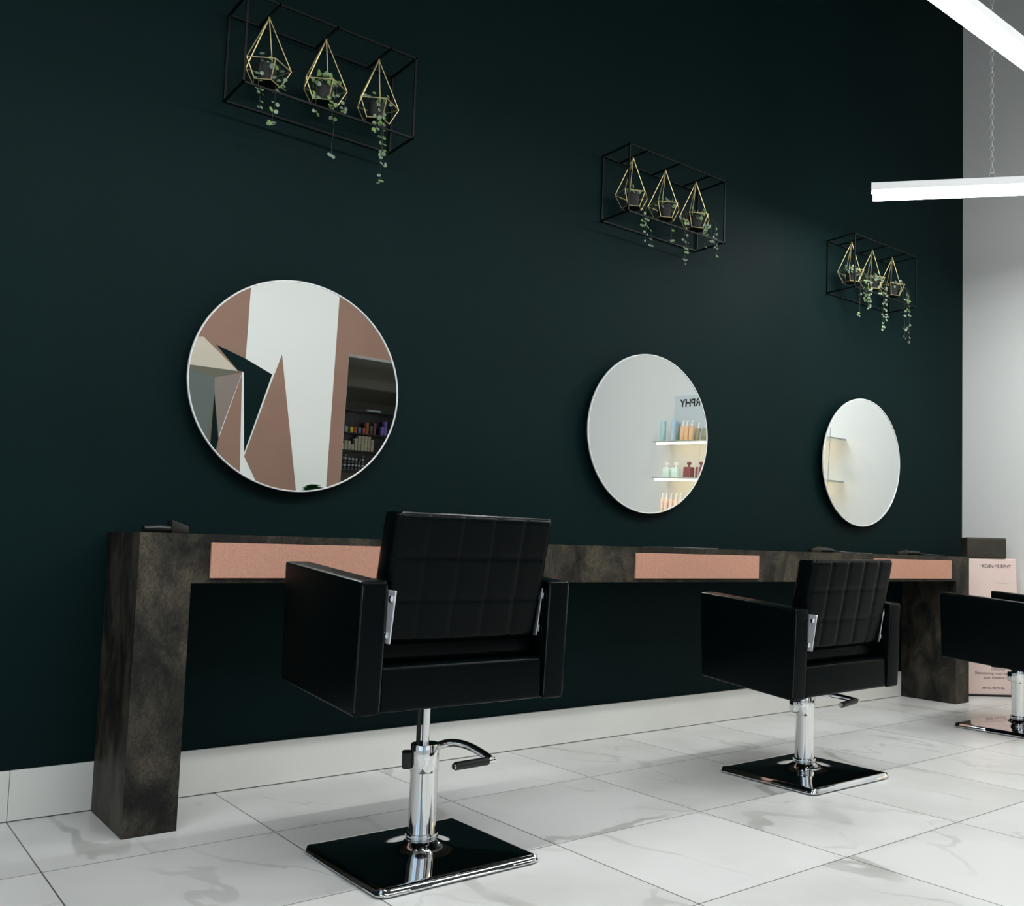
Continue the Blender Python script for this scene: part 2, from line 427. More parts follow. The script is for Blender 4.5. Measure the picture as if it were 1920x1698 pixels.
# ------------------------------------------------------------------ ceiling-hung light tubes
def light_bar(p0, p1, label, chains):
    p0, p1 = Vector(p0), Vector(p1)
    t = empty('light_bar', (p0 + p1) / 2)
    tag(t, label, 'lamp', 'suspended linear lights')
    L = (p1 - p0).length
    a = math.atan2(p1.y - p0.y, p1.x - p0.x)
    t.rotation_euler = (0, 0, a)
    obj('housing', newbox(-L / 2, L / 2, -.026, .026, 0.004, .046, bev=.002, seg=1), 'glow_housing', t)
    obj('diffuser', newbox(-L / 2 + .006, L / 2 - .006, -.024, .024, -.046, .003, bev=.006, seg=2), 'tube', t)
    l = bpy.data.lights.new('tube_light', 'AREA')
    l.shape = 'RECTANGLE'; l.size = L - .02; l.size_y = .044
    l.energy = TUBE_WATTS * L; l.color = TUBE_COL[:3]
    lo = bpy.data.objects.new('tube_light', l); COL.objects.link(lo)
    lo.parent = t; lo.location = (0, 0, -.0475)
    for s in (-1, 1):
        obj('end_cap', newbox(s * (L / 2 + .001) - .003, s * (L / 2 + .001) + .003, -.027, .027, -.002, .048, bev=.001, seg=1), 'glow_housing', t)
    for s in chains:
        bm = bmesh.new()
        # ring at the bar, then twisted links up to the ceiling
        z = .048
        pts = [(s + .016 * math.sin(q), 0, z + .016 - .016 * math.cos(q)) for q in [2 * PI * i / 14 for i in range(15)]]
        tube(bm, pts, .0022, 6, cap=False)
        z += .030
        top = ZC - p0.z
        k = 0
        while z < top - .03:
            h, w_ = .034, .0095
            rot = k % 2
            ring = []
            for i in range(11):
                q = 2 * PI * i / 10
                dx = w_ * math.sin(q); dz = h / 2 - (h / 2) * math.cos(q)
                ring.append((s + (dx if not rot else 0), (dx if rot else 0), z + dz))
            tube(bm, ring, .0021, 5, cap=False)
            z += h - .004; k += 1
        tube(bm, [(s, 0, z), (s, 0, top)], .003, 6)
        obj('chain', bm, 'chain', t)
    return t
ZT = 2.9
light_bar((4.322, -.425, ZT), (5.42, -1.83, ZT), 'white light tube hung on a chain, its near end over the dark wall edge', (-.2525, .5))
light_bar((2.45, -1.722, ZT), (4.35, -1.712, ZT), 'white light tube cutting across the top right corner of the view', (-.7, .7))
light_bar((-1.1, -1.75, ZT), (1.9, -1.75, ZT), 'unseen white light tube above the near end, lengthened to light the floor', (-1.2, 1.2))  # out of view, stretched leftwards to brighten the near floor
light_bar((1.0, -3.4, 3.5), (2.6, -4.2, 3.5), 'unseen light tube added behind the camera to light the right wall', (-.6, .6))  # unseen tube added to grade the upper right wall
light_bar((3.1, -4.2, 3.9), (5.1, -3.0, 3.9), 'unseen light tube added towards the product shelves to brighten the right wall', (-.6, .6))  # added out of view, hung high to lift the right wall

# ------------------------------------------------------------------ dressing table
TXL, TXRr, TYF, TH, BEAM, LEGW = 0.7471, 5.4042, -.3978, .8898, .1514, .1483
t = empty('dressing_table', ((TXL + TXRr) / 2, -.2, 0))
tag(t, 'long dark stone-look dressing table running along the black wall', 'table')
ox = -(TXL + TXRr) / 2
def tb(x0, x1, y0, y1, z0, z1, bev=.0015):
    b_ = newbox(x0 + ox, x1 + ox, y0 + .2, y1 + .2, z0, z1, bev=bev if z0 > .75 else 0, seg=1); return b_
obj('leg', tb(TXL, TXL + LEGW, TYF, -.0125, 0, TH - BEAM), 'stone', t, smooth=False)
obj('leg', tb(TXRr - LEGW, TXRr, TYF, -.0125, 0, TH - BEAM), 'stone', t, smooth=False)
obj('top', tb(TXL, TXRr, TYF, -.001, TH - BEAM, TH), 'stone', t, smooth=False)
for px in (.9467, 2.6749, 4.4031):
    d_ = tb(px, px + .7852, TYF - .010, TYF - .0005, .7544, .8641, .001)
    o = obj('drawer', d_, 'copper', t, smooth=False)
    o['label'] = 'rose copper drawer front'

# things lying on the table
def tool(name, x, y, rz, label, L=.24, h=.03):
    t = empty(name, (x, y, TH))
    t.rotation_euler = (0, 0, rz)
    tag(t, label, 'hair tool', 'black styling tools on the dressing table')
    bm = bmesh.new()
    tube(bm, [(-L / 2, 0, .014), (-L / 6, 0, .016), (L / 12, 0, .015)], [.010, .0135, .012], 12)
    obj('handle', bm, 'black_plastic', t)
    bm = bmesh.new()
    hexa(bm, [(L / 12, -.014, .001), (L / 2, -.012, .001), (L / 2, .012, .001), (L / 12, .014, .001),
              (L / 12, -.014, h), (L / 2, -.012, h * .55), (L / 2, .012, h * .55), (L / 12, .014, h)], .003, 2)
    obj('plates', bm, 'black_plastic', t)
    if x < 1: return
    bm = bmesh.new()
    tube(bm, bez((-L / 2, 0, .013), (-L / 2 - .10, .01, .004), (-L / 2 - .12, .10, .004), 8), .0035, 6)
    obj('cable', bm, 'black_plastic', t)
tool('hair_straightener', .88, -.15, .3, 'small black styling tool lying at the near left end of the dressing table', .15, .045)
tool('hair_straightener', 4.20, -.20, PI, 'small black styling tool on the table just left of the second chair back', .20, .034)
tool('hair_straightener', 5.04, -.20, PI, 'small black styling tool at the far end of the dressing table', .24, .034)
for x0, x1, lb in ((4.30, 4.44, 'thin grey mat beside the black tool above the second chair'), (2.93, 3.22, 'thin grey mat on the table above the middle copper drawer')):
    tag(obj('table_mat', newbox(x0, x1, TYF + .03, -.15, TH + .0002, TH + .0045, bev=.001, seg=1), 'mat_grey'), lb, 'mat', 'thin mats on the dressing table')

# ------------------------------------------------------------------ mirrors
MR, MZ = .3888, 1.4432
def mirror(x, label):
    t = empty('round_mirror', (x, -.05, MZ))
    t.rotation_euler = (math.radians(1.5), 0, 0)   # hung with the top tipped forward
    tag(t, label, 'mirror', 'round mirrors on the black wall')
    n = 128
    bm = bmesh.new()
    # disc: front (−y) polished glass
    ring0 = [bm.verts.new(((MR - .006) * math.cos(2 * PI * i / n), 0, (MR - .006) * math.sin(2 * PI * i / n))) for i in range(n)]
    ring1 = [bm.verts.new(((MR - .006) * math.cos(2 * PI * i / n), .006, (MR - .006) * math.sin(2 * PI * i / n))) for i in range(n)]
    bm.faces.new(ring0); bm.faces.new(ring1[::-1])
    for i in range(n):
        bm.faces.new((ring0[i], ring0[(i + 1) % n], ring1[(i + 1) % n], ring1[i]))
    obj('glass', bm, 'mirror', t, smooth=False)
    bm = bmesh.new()
    prof = [(MR - .0065, .0005), (MR - .0055, -.0030), (MR - .0015, -.0030), (MR, -.001), (MR, .0045), (MR - .0065, .0045)]
    rr = [[bm.verts.new((r * math.cos(2 * PI * i / n), y, r * math.sin(2 * PI * i / n))) for i in range(n)] for r, y in prof]
    for a in range(len(prof)):
        p, q = rr[a], rr[(a + 1) % len(prof)]
        for i in range(n):
            bm.faces.new((p[i], p[(i + 1) % n], q[(i + 1) % n], q[i]))
    obj('rim', bm, 'rim', t)
    obj('backing', newbox(-.13, .13, .012, .033, -.13, .13), 'black_metal', t)
mirror(1.3321, 'round mirror above the near chair reflecting rose and white painted shapes')
mirror(3.0557, 'middle round mirror reflecting shelves of product bottles')
mirror(4.7793, 'far round mirror reflecting a plain pale wall, nearest the white wall')

# ------------------------------------------------------------------ wire racks with terrariums and plants
RX0, RDX, RW, RD, RZ0, RZ1 = 1.0247, 1.7225, .6339, .2017, 2.4384, 2.7555
def rack(k, label):
    x0 = RX0 + k * RDX
    t = empty('wire_rack', (x0 + RW / 2, -.006, RZ0))
    tag(t, label, 'shelf rack', 'black wire racks on the wall')
    h = RZ1 - RZ0; W2 = RW / 2; d = -RD + .006; g = 0.0
    r = .0036
    bm = bmesh.new()
    def bar(a, b):
        a, b = Vector(a), Vector(b)
        lo = [min(a[i], b[i]) - r for i in range(3)]; hi = [max(a[i], b[i]) + r for i in range(3)]
        box(bm, lo[0], hi[0], lo[1], hi[1], lo[2], hi[2])
    for z in (0, h):
        bar((-W2, g, z), (W2, g, z)); bar((-W2, d, z), (W2, d, z))
        bar((-W2, g, z), (-W2, d, z)); bar((W2, g, z), (W2, d, z))
    for x in (-W2, W2):
        bar((x, g, 0), (x, g, h)); bar((x, d, 0), (x, d, h))
    for i in range(3):
        x = -W2 + .108 + .2105 * i
        bar((x, g, h), (x, d, h))
    bmesh.ops.translate(bm, verts=bm.verts, vec=(0, -.0005, 0))
    obj('frame', bm, 'black_metal', t, smooth=False)
    return x0
random.seed(5)
def terrarium(x, rot, label):
    t = empty('geometric_terrarium', (x, -.1, RZ1 - .005))
    tag(t, label, 'plant holder', 'brass wire terrariums hanging in the racks')
    bm = bmesh.new()
    R1, z1, R2_, z2 = .083, -.182, .049, -.247
    mid = [Vector((R1 * math.cos(rot + 2 * PI * i / 5), R1 * math.sin(rot + 2 * PI * i / 5), z1)) for i in range(5)]
    bot = [Vector((R2_ * math.cos(rot + 2 * PI * i / 5), R2_ * math.sin(rot + 2 * PI * i / 5), z2)) for i in range(5)]
    apex = Vector((0, 0, 0))
    r = .0021
    for i in range(5):
        if i != 1: tube(bm, [apex, mid[i]], r, 6)   # the front corner stays open for the pot
        tube(bm, [mid[i], mid[(i + 1) % 5]], r, 6)
        tube(bm, [mid[i], bot[i]], r, 6)
        tube(bm, [bot[i], bot[(i + 1) % 5]], r, 6)
    obj('wire_cage', bm, 'brass', t)
    bm = bmesh.new()
    vs = [bm.verts.new(p + Vector((0, 0, .001))) for p in bot]
    vb = [bm.verts.new(p - Vector((0, 0, .0015))) for p in bot]
    bm.faces.new(vs); bm.faces.new(vb[::-1])
    for i in range(5):
        bm.faces.new((vs[i], vs[(i + 1) % 5], vb[(i + 1) % 5], vb[i]))
    obj('base_plate', bm, 'black_metal', t, smooth=False)
    tube_bm = bmesh.new()
    tube(tube_bm, [(0, 0, -.002), (0, 0, .004)], .005, 8)
    obj('cap', tube_bm, 'brass', t)
def leaf(bm, c, n, r):
    """a small round fleshy leaf"""
    n = Vector(n).normalized()
    u = n.orthogonal().normalized(); v = n.cross(u)
    c = Vector(c)
    S = 9
    ce = bm.verts.new(c - n * r * .12)
    cb = bm.verts.new(c - n * r * .26)
    ring = []
    for i in range(S):
        q = 2 * PI * i / S
        rr = r * (1 - .16 * math.exp(-((q - PI) / .5) ** 2))
        ring.append(bm.verts.new(c + (u * math.cos(q) + v * math.sin(q) * .92) * rr))
    for i in range(S):
        bm.faces.new((ce, ring[i], ring[(i + 1) % S])); bm.faces.new((cb, ring[(i + 1) % S], ring[i]))
def plant(x, label, strands, bush, green=.3, stems=6, spread=.055, lr=.0095):
    z0 = RZ1 - .005 - .247 + .0012
    t = empty('trailing_plant', (x, -.1, z0))
    tag(t, label, 'plant', 'trailing plants in small pots')
    bm = bmesh.new()
    lathe(bm, [(.0001, 0), (.026, 0), (.029, .004), (.034, .058), (.036, .060), (.036, .064), (.031, .064), (.030, .054)], seg=24)
    obj('pot', bm, 'pot', t)
    bm = bmesh.new(); lathe(bm, [(.030, .050), (.0299, .055), (.001, .057)], seg=20)
    obj('soil', bm, 'soil', t)
    sb = bmesh.new(); lg = bmesh.new(); ln = bmesh.new()
    def put(c, big=1.0):
        bmx = ln if random.random() < green else lg
        nrm = (random.uniform(-.6, .6), -1 + random.uniform(-.2, .5), random.uniform(-.2, .8))
        leaf(bmx, c, nrm, lr * big * random.uniform(.75, 1.15))
    for i in range(bush):
        a = random.uniform(0, 2 * PI); rr = random.uniform(.012, spread)
        p1 = Vector((rr * math.cos(a), rr * math.sin(a) - .012, .062 + random.uniform(-.02, .035)))
        tube(sb, bez((random.uniform(-.012, .012), random.uniform(-.012, .012), .054), (p1.x * .5, p1.y * .5, .10), p1, 4), .0007, 4)
        put(p1)
    for (dx, dy, zb, every) in strands:
        top = Vector((dx * .35, dy * .35, .058))
        over = Vector((dx * .8, dy * .9, .082))
        edge = Vector((dx, dy, .03))
        pts = bez(top, over, edge, 6)
        z = edge.z; xx, yy = edge.x, edge.y
        zend = zb - z0
        nodes = []
        while z > zend:
            st = min(every * random.uniform(.55, 1.4), z - zend + 1e-4)
            z -= st; xx += random.uniform(-.006, .006); yy += random.uniform(-.004, .004)
            pts.append(Vector((xx, yy, z))); nodes.append(Vector((xx, yy, z)))
        tube(sb, pts, .0008, 4)
        for p in nodes:
            if random.random() < .88:
                s = random.choice((-1, 1))
                put(p + Vector((s * .0085, -.002, 0)), .9)
                if random.random() < .62: put(p + Vector((-s * .0085, -.002, random.uniform(-.012, .006))), .9)
        if nodes: put(nodes[-1], .7)
    obj('stem', sb, 'stem', t)
    if len(lg.verts): obj('foliage', lg, 'leaf_grey', t, angle=60)
    else: lg.free()
    if len(ln.verts): obj('foliage', ln, 'leaf_green', t, angle=60)
    else: ln.free()
rackw = ['near', 'middle', 'far']
rot0 = [math.radians(-161), math.radians(-155), math.radians(-152)]
pos = ['left', 'centre', 'right']
where = ['above the near round mirror', 'above the middle round mirror', 'above the far round mirror']
PL = {
 (0, 0): ([(-.042, -.06, 2.384, .03), (.011, -.065, 2.336, .04), (.04, -.05, 2.486, .02)], 9, .35, 'with two sparse strands'),
 (0, 1): ([(.010, -.065, 2.292, .045), (-.048, -.05, 2.438, .02), (.067, -.05, 2.477, .022), (.027, -.06, 2.472, .015)], 50, .55, 'the bushiest, with one long thin strand'),
 (0, 2): ([(-.001, -.065, 2.32, .022), (.002, -.068, 2.252, .10), (-.03, -.06, 2.437, .02), (.001, -.06, 2.47, .02)], 20, .3, 'with a long strand hanging lowest'),
 (1, 0): ([(.033, -.06, 2.341, .038), (.089, -.05, 2.329, .06), (.022, -.06, 2.413, .03), (.085, -.03, 2.524, .014)], 16, .3, 'with three short strands'),
 (1, 1): ([(.095, -.06, 2.289, .045), (-.003, -.06, 2.381, .10), (.067, -.055, 2.495, .010), (.093, -.06, 2.342, .045)], 24, .3, 'with one long strand'),
 (1, 2): ([(.009, -.065, 2.403, .035), (.085, -.06, 2.371, .025), (.054, -.06, 2.45, .02), (.125, -.05, 2.575, .03), (.022, -.065, 2.483, .02)], 22, .25, 'with a thick strand at its right'),
 (2, 0): ([(.002, -.065, 2.30, .10), (.075, -.06, 2.361, .016), (.090, -.06, 2.378, .015), (.105, -.06, 2.46, .016), (.069, -.05, 2.408, .014)], 44, .3, 'dense and hanging low in a clump'),
 (2, 1): ([(.051, -.065, 2.251, .035), (.075, -.06, 2.314, .022), (.092, -.05, 2.425, .014), (-.006, -.06, 2.464, .02)], 34, .15, 'with a long leafy strand'),
 (2, 2): ([(.03, -.065, 2.243, .06), (.07, -.06, 2.254, .045), (.095, -.06, 2.216, .05), (.095, -.05, 2.474, .014), (.075, -.06, 2.417, .02)], 20, .15, 'with two long parallel strands'),
}
for k in range(3):
    x0 = rack(k, ('black wire frame rack %s holding three brass terrariums' % where[k]))
    for i in range(3):
        x = x0 + .108 + .2105 * i
        terrarium(x, rot0[k], '%s of the three brass wire terrariums %s' % (('leftmost', 'middle', 'rightmost')[i], where[k]))
        st, bu, gr, lb = PL[(k, i)]
        plant(x, 'plant %s in %s terrarium %s' % (lb, ('left', 'middle', 'right')[i], ('above the near mirror', 'above the middle mirror', 'above the far mirror')[k]), st, bu, gr)

# ------------------------------------------------------------------ salon chairs
def chair(cx, cy, zb, yaw, tilt, label, pedal):
    """cx,cy: column; zb: height of the body's underside"""
    t = empty('salon_chair', (cx, cy, 0))
    tag(t, label, 'chair', 'black salon chairs')
    B = Matrix.Translation((0, 0, zb)) @ Matrix.Rotation(yaw, 4, 'Z') @ Matrix.Rotation(tilt, 4, 'Y')
    W2, TA, H = .316, .070, .333
    yrt, yrb, yf = -.2315, -.2155, .2825
    for s in (-1, 1):
        xo, xi = s * W2, s * (W2 - TA)
        a, b_ = min(xo, xi), max(xo, xi)
        bm = bmesh.new()
        hexa(bm, [(a, yrb, 0), (b_, yrb, 0), (b_, yf - .012, .038), (a, yf - .012, .038),
                  (a, yrt, H), (b_, yrt, H), (b_, yf, H + .039), (a, yf, H + .039)], .010, 4)
        # padded top welt
        xform(bm, B); arm = obj('armrest', bm, 'leather', t)
        for q in (a + .0035, b_ - .0035):
            bm = bmesh.new()
            tube(bm, [(q, yrb + .003, .012), (q, yrt + .003, H - .012), (q, yrt + .008, H - .0035), (q, yf - .012, H + .0345)], .0032, 6)
            xform(bm, B); obj('piping', bm, 'welt', arm)
    # seat base between the arms
    bm = bmesh.new()
    x = W2 - TA - .001
    hexa(bm, [(-x, yrb + .004, 0.002), (x, yrb + .004, 0.002), (x, yf - .02, .036), (-x, yf - .02, .036),
              (-x, yrb + .004, .118), (x, yrb + .004, .118), (x, yf - .01, .15), (-x, yf - .01, .15)], .014, 4)
    xform(bm, B); obj('seat_base', bm, 'leather', t)
    bm = bmesh.new()
    hexa(bm, [(-x + .004, -.165, .119), (x - .004, -.165, .119), (x - .004, yf + .03, .151), (-x + .004, yf + .03, .151),
              (-x + .004, -.165, .18), (x - .004, -.165, .18), (x - .004, yf + .03, .215), (-x + .004, yf + .03, .215)], .022, 5)
    xform(bm, B); obj('seat_cushion', bm, 'leather', t)
    # backrest: leaning slab, its rear face quilted in five columns and three rows
    bw, zt, zbk = .238, .510, .172
    yt, yb, th = -.252, -.176, .085
    bm = bmesh.new()
    NX, NZ = 60, 45
    def rear(u, v):
        # u,v in 0..1 ; v=0 bottom
        X_ = -bw + 2 * bw * u; Z_ = zbk + (zt - zbk) * v
        y = yb + (yt - yb) * v
        y -= .010 * (1 - (2 * u - 1) ** 2)
        cu, cv = (u * 5) % 1.0, (v * 3) % 1.0
        du = min(cu, 1 - cu) / 5 * 2 * bw; dv = min(cv, 1 - cv) / 3 * (zt - zbk)
        y -= .0045 * (1 - math.exp(-du / .006)) * 1.0 + .0030 * (1 - math.exp(-dv / .005))
        return X_, y, Z_
    R_ = .016
    grid = []
    for j in range(NZ + 1):
        row = []
        for i in range(NX + 1):
            u, v = i / NX, j / NZ
            X_, y, Z_ = rear(u, v)
            ex = max(0, abs(X_) - (bw - R_)) / R_; ez = max(0, Z_ - (zt - R_), (zbk + R_) - Z_) / R_
            e = min(1, math.sqrt(ex * ex + ez * ez))
            y += R_ * (1 - math.sqrt(max(0, 1 - e * e)))
            row.append(bm.verts.new((X_, y, Z_)))
        grid.append(row)
    for j in range(NZ):
        for i in range(NX):
            bm.faces.new((grid[j][i], grid[j][i + 1], grid[j + 1][i + 1], grid[j + 1][i]))
    # front face and sides
    loop = [grid[0][i] for i in range(NX + 1)] + [grid[j][NX] for j in range(1, NZ + 1)] + [grid[NZ][i] for i in range(NX - 1, -1, -1)] + [grid[j][0] for j in range(NZ - 1, 0, -1)]
    def ringof(dy, ins):
        out = []
        for v_ in loop:
            p = v_.co
            v = (p.z - zbk) / (zt - zbk)
            base = yb + (yt - yb) * v
            cxs = max(-bw + ins, min(bw - ins, p.x)); czs = max(zbk + ins, min(zt - ins, p.z))
            out.append(bm.verts.new((cxs, base + dy, czs)))
        return out
    prev = loop
    for dy, ins in ((.030, 0), (th - .020, 0), (th - .007, .004), (th, .016)):
        cur = ringof(dy, ins)
        for i in range(len(loop)):
            j = (i + 1) % len(loop)
            try: bm.faces.new((prev[i], prev[j], cur[j], cur[i]))
            except ValueError: pass
        prev = cur
    bmesh.ops.remove_doubles(bm, verts=bm.verts, dist=1e-6)
    es = [e for e in bm.edges if e.is_boundary]
    bmesh.ops.contextual_create(bm, geom=es)
    xform(bm, B); back = obj('backrest', bm, 'leather', t, angle=75)
    # welt along the top rear edge
    bm = bmesh.new()
    pts = [(-bw + .012 + (2 * bw - .024) * i / 16, yt + .004 - .010 * (1 - (2 * i / 16 - 1) ** 2), zt - .0035) for i in range(17)]
    tube(bm, pts, .0045, 8)
    xform(bm, B); obj('piping', bm, 'welt', back)
    # steel side plates with bolts
    def plate(s, y_extra, name):
        bm = bmesh.new()
        x0_, x1_ = s * (bw + .0012), s * (bw + .0052)
        a, b_ = min(x0_, x1_), max(x0_, x1_)
        z1_, z0_ = .312, .178
        w_ = .048
        y1 = yb + (yt - yb) * ((z1_ - zbk) / (zt - zbk)) - y_extra
        y0 = yb + (yt - yb) * ((z0_ - zbk) / (zt - zbk)) - y_extra - .006
        hexa(bm, [(a, y0, z0_), (b_, y0, z0_), (b_, y0 + w_, z0_), (a, y0 + w_, z0_),
                  (a, y1, z1_), (b_, y1, z1_), (b_, y1 + w_, z1_), (a, y1 + w_, z1_)], .0012, 1)
        xform(bm, B); pl = obj('side_plate', bm, 'steel', t); pl['label'] = 'brushed steel bracket plate'
        xx = s * (bw + .0055)
        for zz in (z1_ - .022, z0_ + .020):
            v = (zz - zbk) / (zt - zbk)
            yy = yb + (yt - yb) * v - y_extra + .016
            if s > 0: yy = yb + (yt - yb) * v - .006
            bb = bmesh.new()
            lathe(bb, [(.0095, 0), (.0090, .003), (.006, .0055), (.001, .0065)], seg=16)
            xform(bb, Matrix.Translation((xx, yy, zz)) @ Matrix.Rotation(s * PI / 2, 4, 'Y'))
            xform(bb, B); obj('bolt', bb, 'chrome', pl)
    plate(-1, .060, 'l'); plate(1, -.002, 'r')
    # mounting plate under the body
    bm = newbox(-.11, .11, -.10, .10, -.012, .006, bev=.002, seg=1)
    xform(bm, B); obj('mounting_plate', bm, 'black_metal', t)
    # hydraulic column
    bm = bmesh.new()
    lathe(bm, [(.0385, .056), (.0385, .236), (.0390, .237), (.0390, .238), (.0398, .239), (.0398, .312), (.0385, .315), (.001, .315)], seg=48)
    obj('column', bm, 'chrome', t)
    bm = bmesh.new()
    tube(bm, [(0, 0, .314), (0, 0, zb - .010)], .0105, 20)
    obj('piston', bm, 'chrome', t)
    bm = bmesh.new()
    tube(bm, [(-.017, .010, .314), (-.017, .010, zb - .010)], .006, 12)  # dark rod standing in for the shadow left of the piston
    obj('shade_rod', bm, 'rubber', t)
    bm = bmesh.new()
    lathe(bm, [(.0400, .050), (.0440, .053), (.0455, .058), (.0455, .066), (.044, .070), (.0400, .071)], seg=40)
    obj('collar', bm, 'base_chrome', t)
    # square base, low pyramid flaring up to the column
    bm = bmesh.new()
    N_, hw = 64, .240
    V = {}
    for i in range(N_ + 1):
        for j in range(N_ + 1):
            x = -hw + 2 * hw * i / N_; y = -hw + 2 * hw * j / N_
            m_ = max(abs(x), abs(y)) / hw; r_ = math.hypot(x, y)
            z = .022 + .015 * (1 - m_) ** 1.0
            z += .026 * math.exp(-max(0, r_ - .036) / .024)
            if m_ > .955: z -= .010 * ((m_ - .955) / .045) ** 2
            z = min(z, .0585)
            # round the corners
            cx_, cy__ = max(0, abs(x) - (hw - .03)), max(0, abs(y) - (hw - .03))
            d = math.hypot(cx_, cy__)
            if d > .03:
                f_ = .03 / d
                x = math.copysign(hw - .03 + cx_ * f_, x) if cx_ else x
                y = math.copysign(hw - .03 + cy__ * f_, y) if cy__ else y
            V[i, j] = bm.verts.new((x, y, z))
    for i in range(N_):
        for j in range(N_):
            bm.faces.new((V[i, j], V[i + 1, j], V[i + 1, j + 1], V[i, j + 1]))
    rim_ = [V[i, 0] for i in range(N_)] + [V[N_, j] for j in range(N_)] + [V[i, N_] for i in range(N_, 0, -1)] + [V[0, j] for j in range(N_, 0, -1)]
    prev = rim_
    for ins, z in ((-.004, .009), (-.003, .005), (.004, .0015), (.012, .001)):
        cur = []
        for v_ in rim_:
            l_ = math.hypot(v_.co.x, v_.co.y)
            cur.append(bm.verts.new((v_.co.x * (1 - ins / l_), v_.co.y * (1 - ins / l_), z)))
        for i in range(len(rim_)):
            j = (i + 1) % len(rim_)
            bm.faces.new((prev[i], prev[j], cur[j], cur[i]))
        prev = cur
    bm.faces.new(prev)
    obj('base', bm, 'base_chrome', t, angle=60)
    # pump pedal
    (p0, p1, p2), (q0, q1) = pedal
    bm = bmesh.new()
    tube(bm, bez(p0, p1, p2, 14), [.0115] * 4 + [.011] * 11, 12)
    ped = obj('pump_pedal', bm, 'base_chrome', t)
    q0, q1 = Vector(q0), Vector(q1)
    d = (q1 - q0).normalized()
    bm = bmesh.new(); tube(bm, [q0 + d * .006, q1 - d * .022], .0115, 16)
    obj('rubber_sleeve', bm, 'rubber', ped)
    bm = bmesh.new(); tube(bm, [q0, q1], .0085, 16)
    obj('foot_bar', bm, 'chrome', ped)
    bm = bmesh.new()
    box(bm, -.062, -.036, -.020, .020, .248, .296, .007, 3)
    xform(bm, Matrix.Rotation(-.4, 4, 'Z'))
    obj('pump_housing', bm, 'base_chrome' if zb < .4 else 'rubber', t)
    return t
c1 = (1.352, -1.055); c2 = (3.035, -1.048); c3 = (4.782, -1.045)
def rel(p, c): return (p[0] - c[0], p[1] - c[1], p[2])
chair(c1[0] , c1[1], .445, -.006, 0.0, 'black leather salon chair raised high in front of the near round mirror',
      ([rel(p, c1) for p in ((1.380, -1.062, .300), (1.47, -1.03, .325), (1.480, -1.20, .277))], [rel(p, c1) for p in ((1.36, -1.20, .275), (1.492, -1.195, .276))]))
chair(c2[0], c2[1], .348, -.030, -.020, 'black leather salon chair with quilted back in the middle of the row',
      ([rel(p, c2) for p in ((3.065, -1.050, .300), (3.19, -.98, .315), (3.262, -1.125, .284))], [rel(p, c2) for p in ((3.108, -1.17, .284), (3.285, -1.12, .283))]))
chair(c3[0], c3[1], .328, .038, 0.0, 'black leather salon chair cut off by the right edge, beside the pink display box',
      ([rel(p, c3) for p in ((4.81, -1.050, .300), (4.93, -.98, .310), (5.00, -1.12, .284))], [rel(p, c3) for p in ((4.86, -1.17, .284), (5.03, -1.12, .283))]))

# ------------------------------------------------------------------ giant bottle display in the corner
a = -.728
t = empty('display_box', (5.72, -.305, 0))
t.rotation_euler = (0, 0, a)
tag(t, 'tall pale pink display box with black product lettering behind the table end', 'display')
bw_ = .23
bm = bmesh.new()
hexa(bm, [(-.205, -.02, .012), (.245, -.02, .012), (.245, .10, .012), (-.205, .10, .012),
          (-.205, -.02, .884), (.218, -.02, .884), (.218, .10, .884), (-.205, .10, .884)], .012, 3)
obj('body', bm, 'pink_card', t)
obj('plinth', newbox(-.195, .235, -.012, .09, .0005, .012), 'black_plastic', t)
def on_front(x, z): return Matrix.Translation((x, -.0205, z)) @ Matrix.Rotation(PI / 2, 4, 'X')
lettering('lettering', 'KEVIN.MURPHY', .0272, on_front(.088, .822) @ Matrix.Diagonal((1, 1.25, 1, 1)), 'ink', t)
lettering('lettering', 'coloured', .0243, on_front(.056, .168), 'thin_ink', t, align='LEFT')
lettering('lettering', 'Shampooing nourrissant', .0243, on_front(-.049, .142), 'thin_ink', t, align='LEFT')
lettering('lettering', 'pour cheveux colorés', .0243, on_front(.005, .114), 'thin_ink', t, align='LEFT')
lettering('lettering', '280 mL / 8.4 Fl. Oz.', .0185, on_front(-.004, .050), 'ink', t, align='LEFT')
obj('rule', newbox(.085, .155, -.0212, -.0200, .726, .7275), 'thin_ink', t, smooth=False)
obj('rule', newbox(-.02, .0, -.0212, -.0200, .838, .8392), 'thin_ink', t, smooth=False)
t = empty('speaker', (5.72, -.305, .8845))
t.rotation_euler = (0, 0, a)
tag(t, 'small dark olive box with rounded corners standing on the pink display box', 'speaker')
bm = newbox(-.105, .152, -.028, .098, 0, .132, bev=.012, seg=4)
obj('cabinet', bm, 'olive_black', t)
bm = bmesh.new()
n = 24
ring = [(.030 + .022 * math.cos(2 * PI * i / n), -.0285, .026 + .008 * math.sin(2 * PI * i / n)) for i in range(n + 1)]
tube(bm, ring, .0018, 6, cap=False)
obj('emblem', bm, 'black_plastic', t)

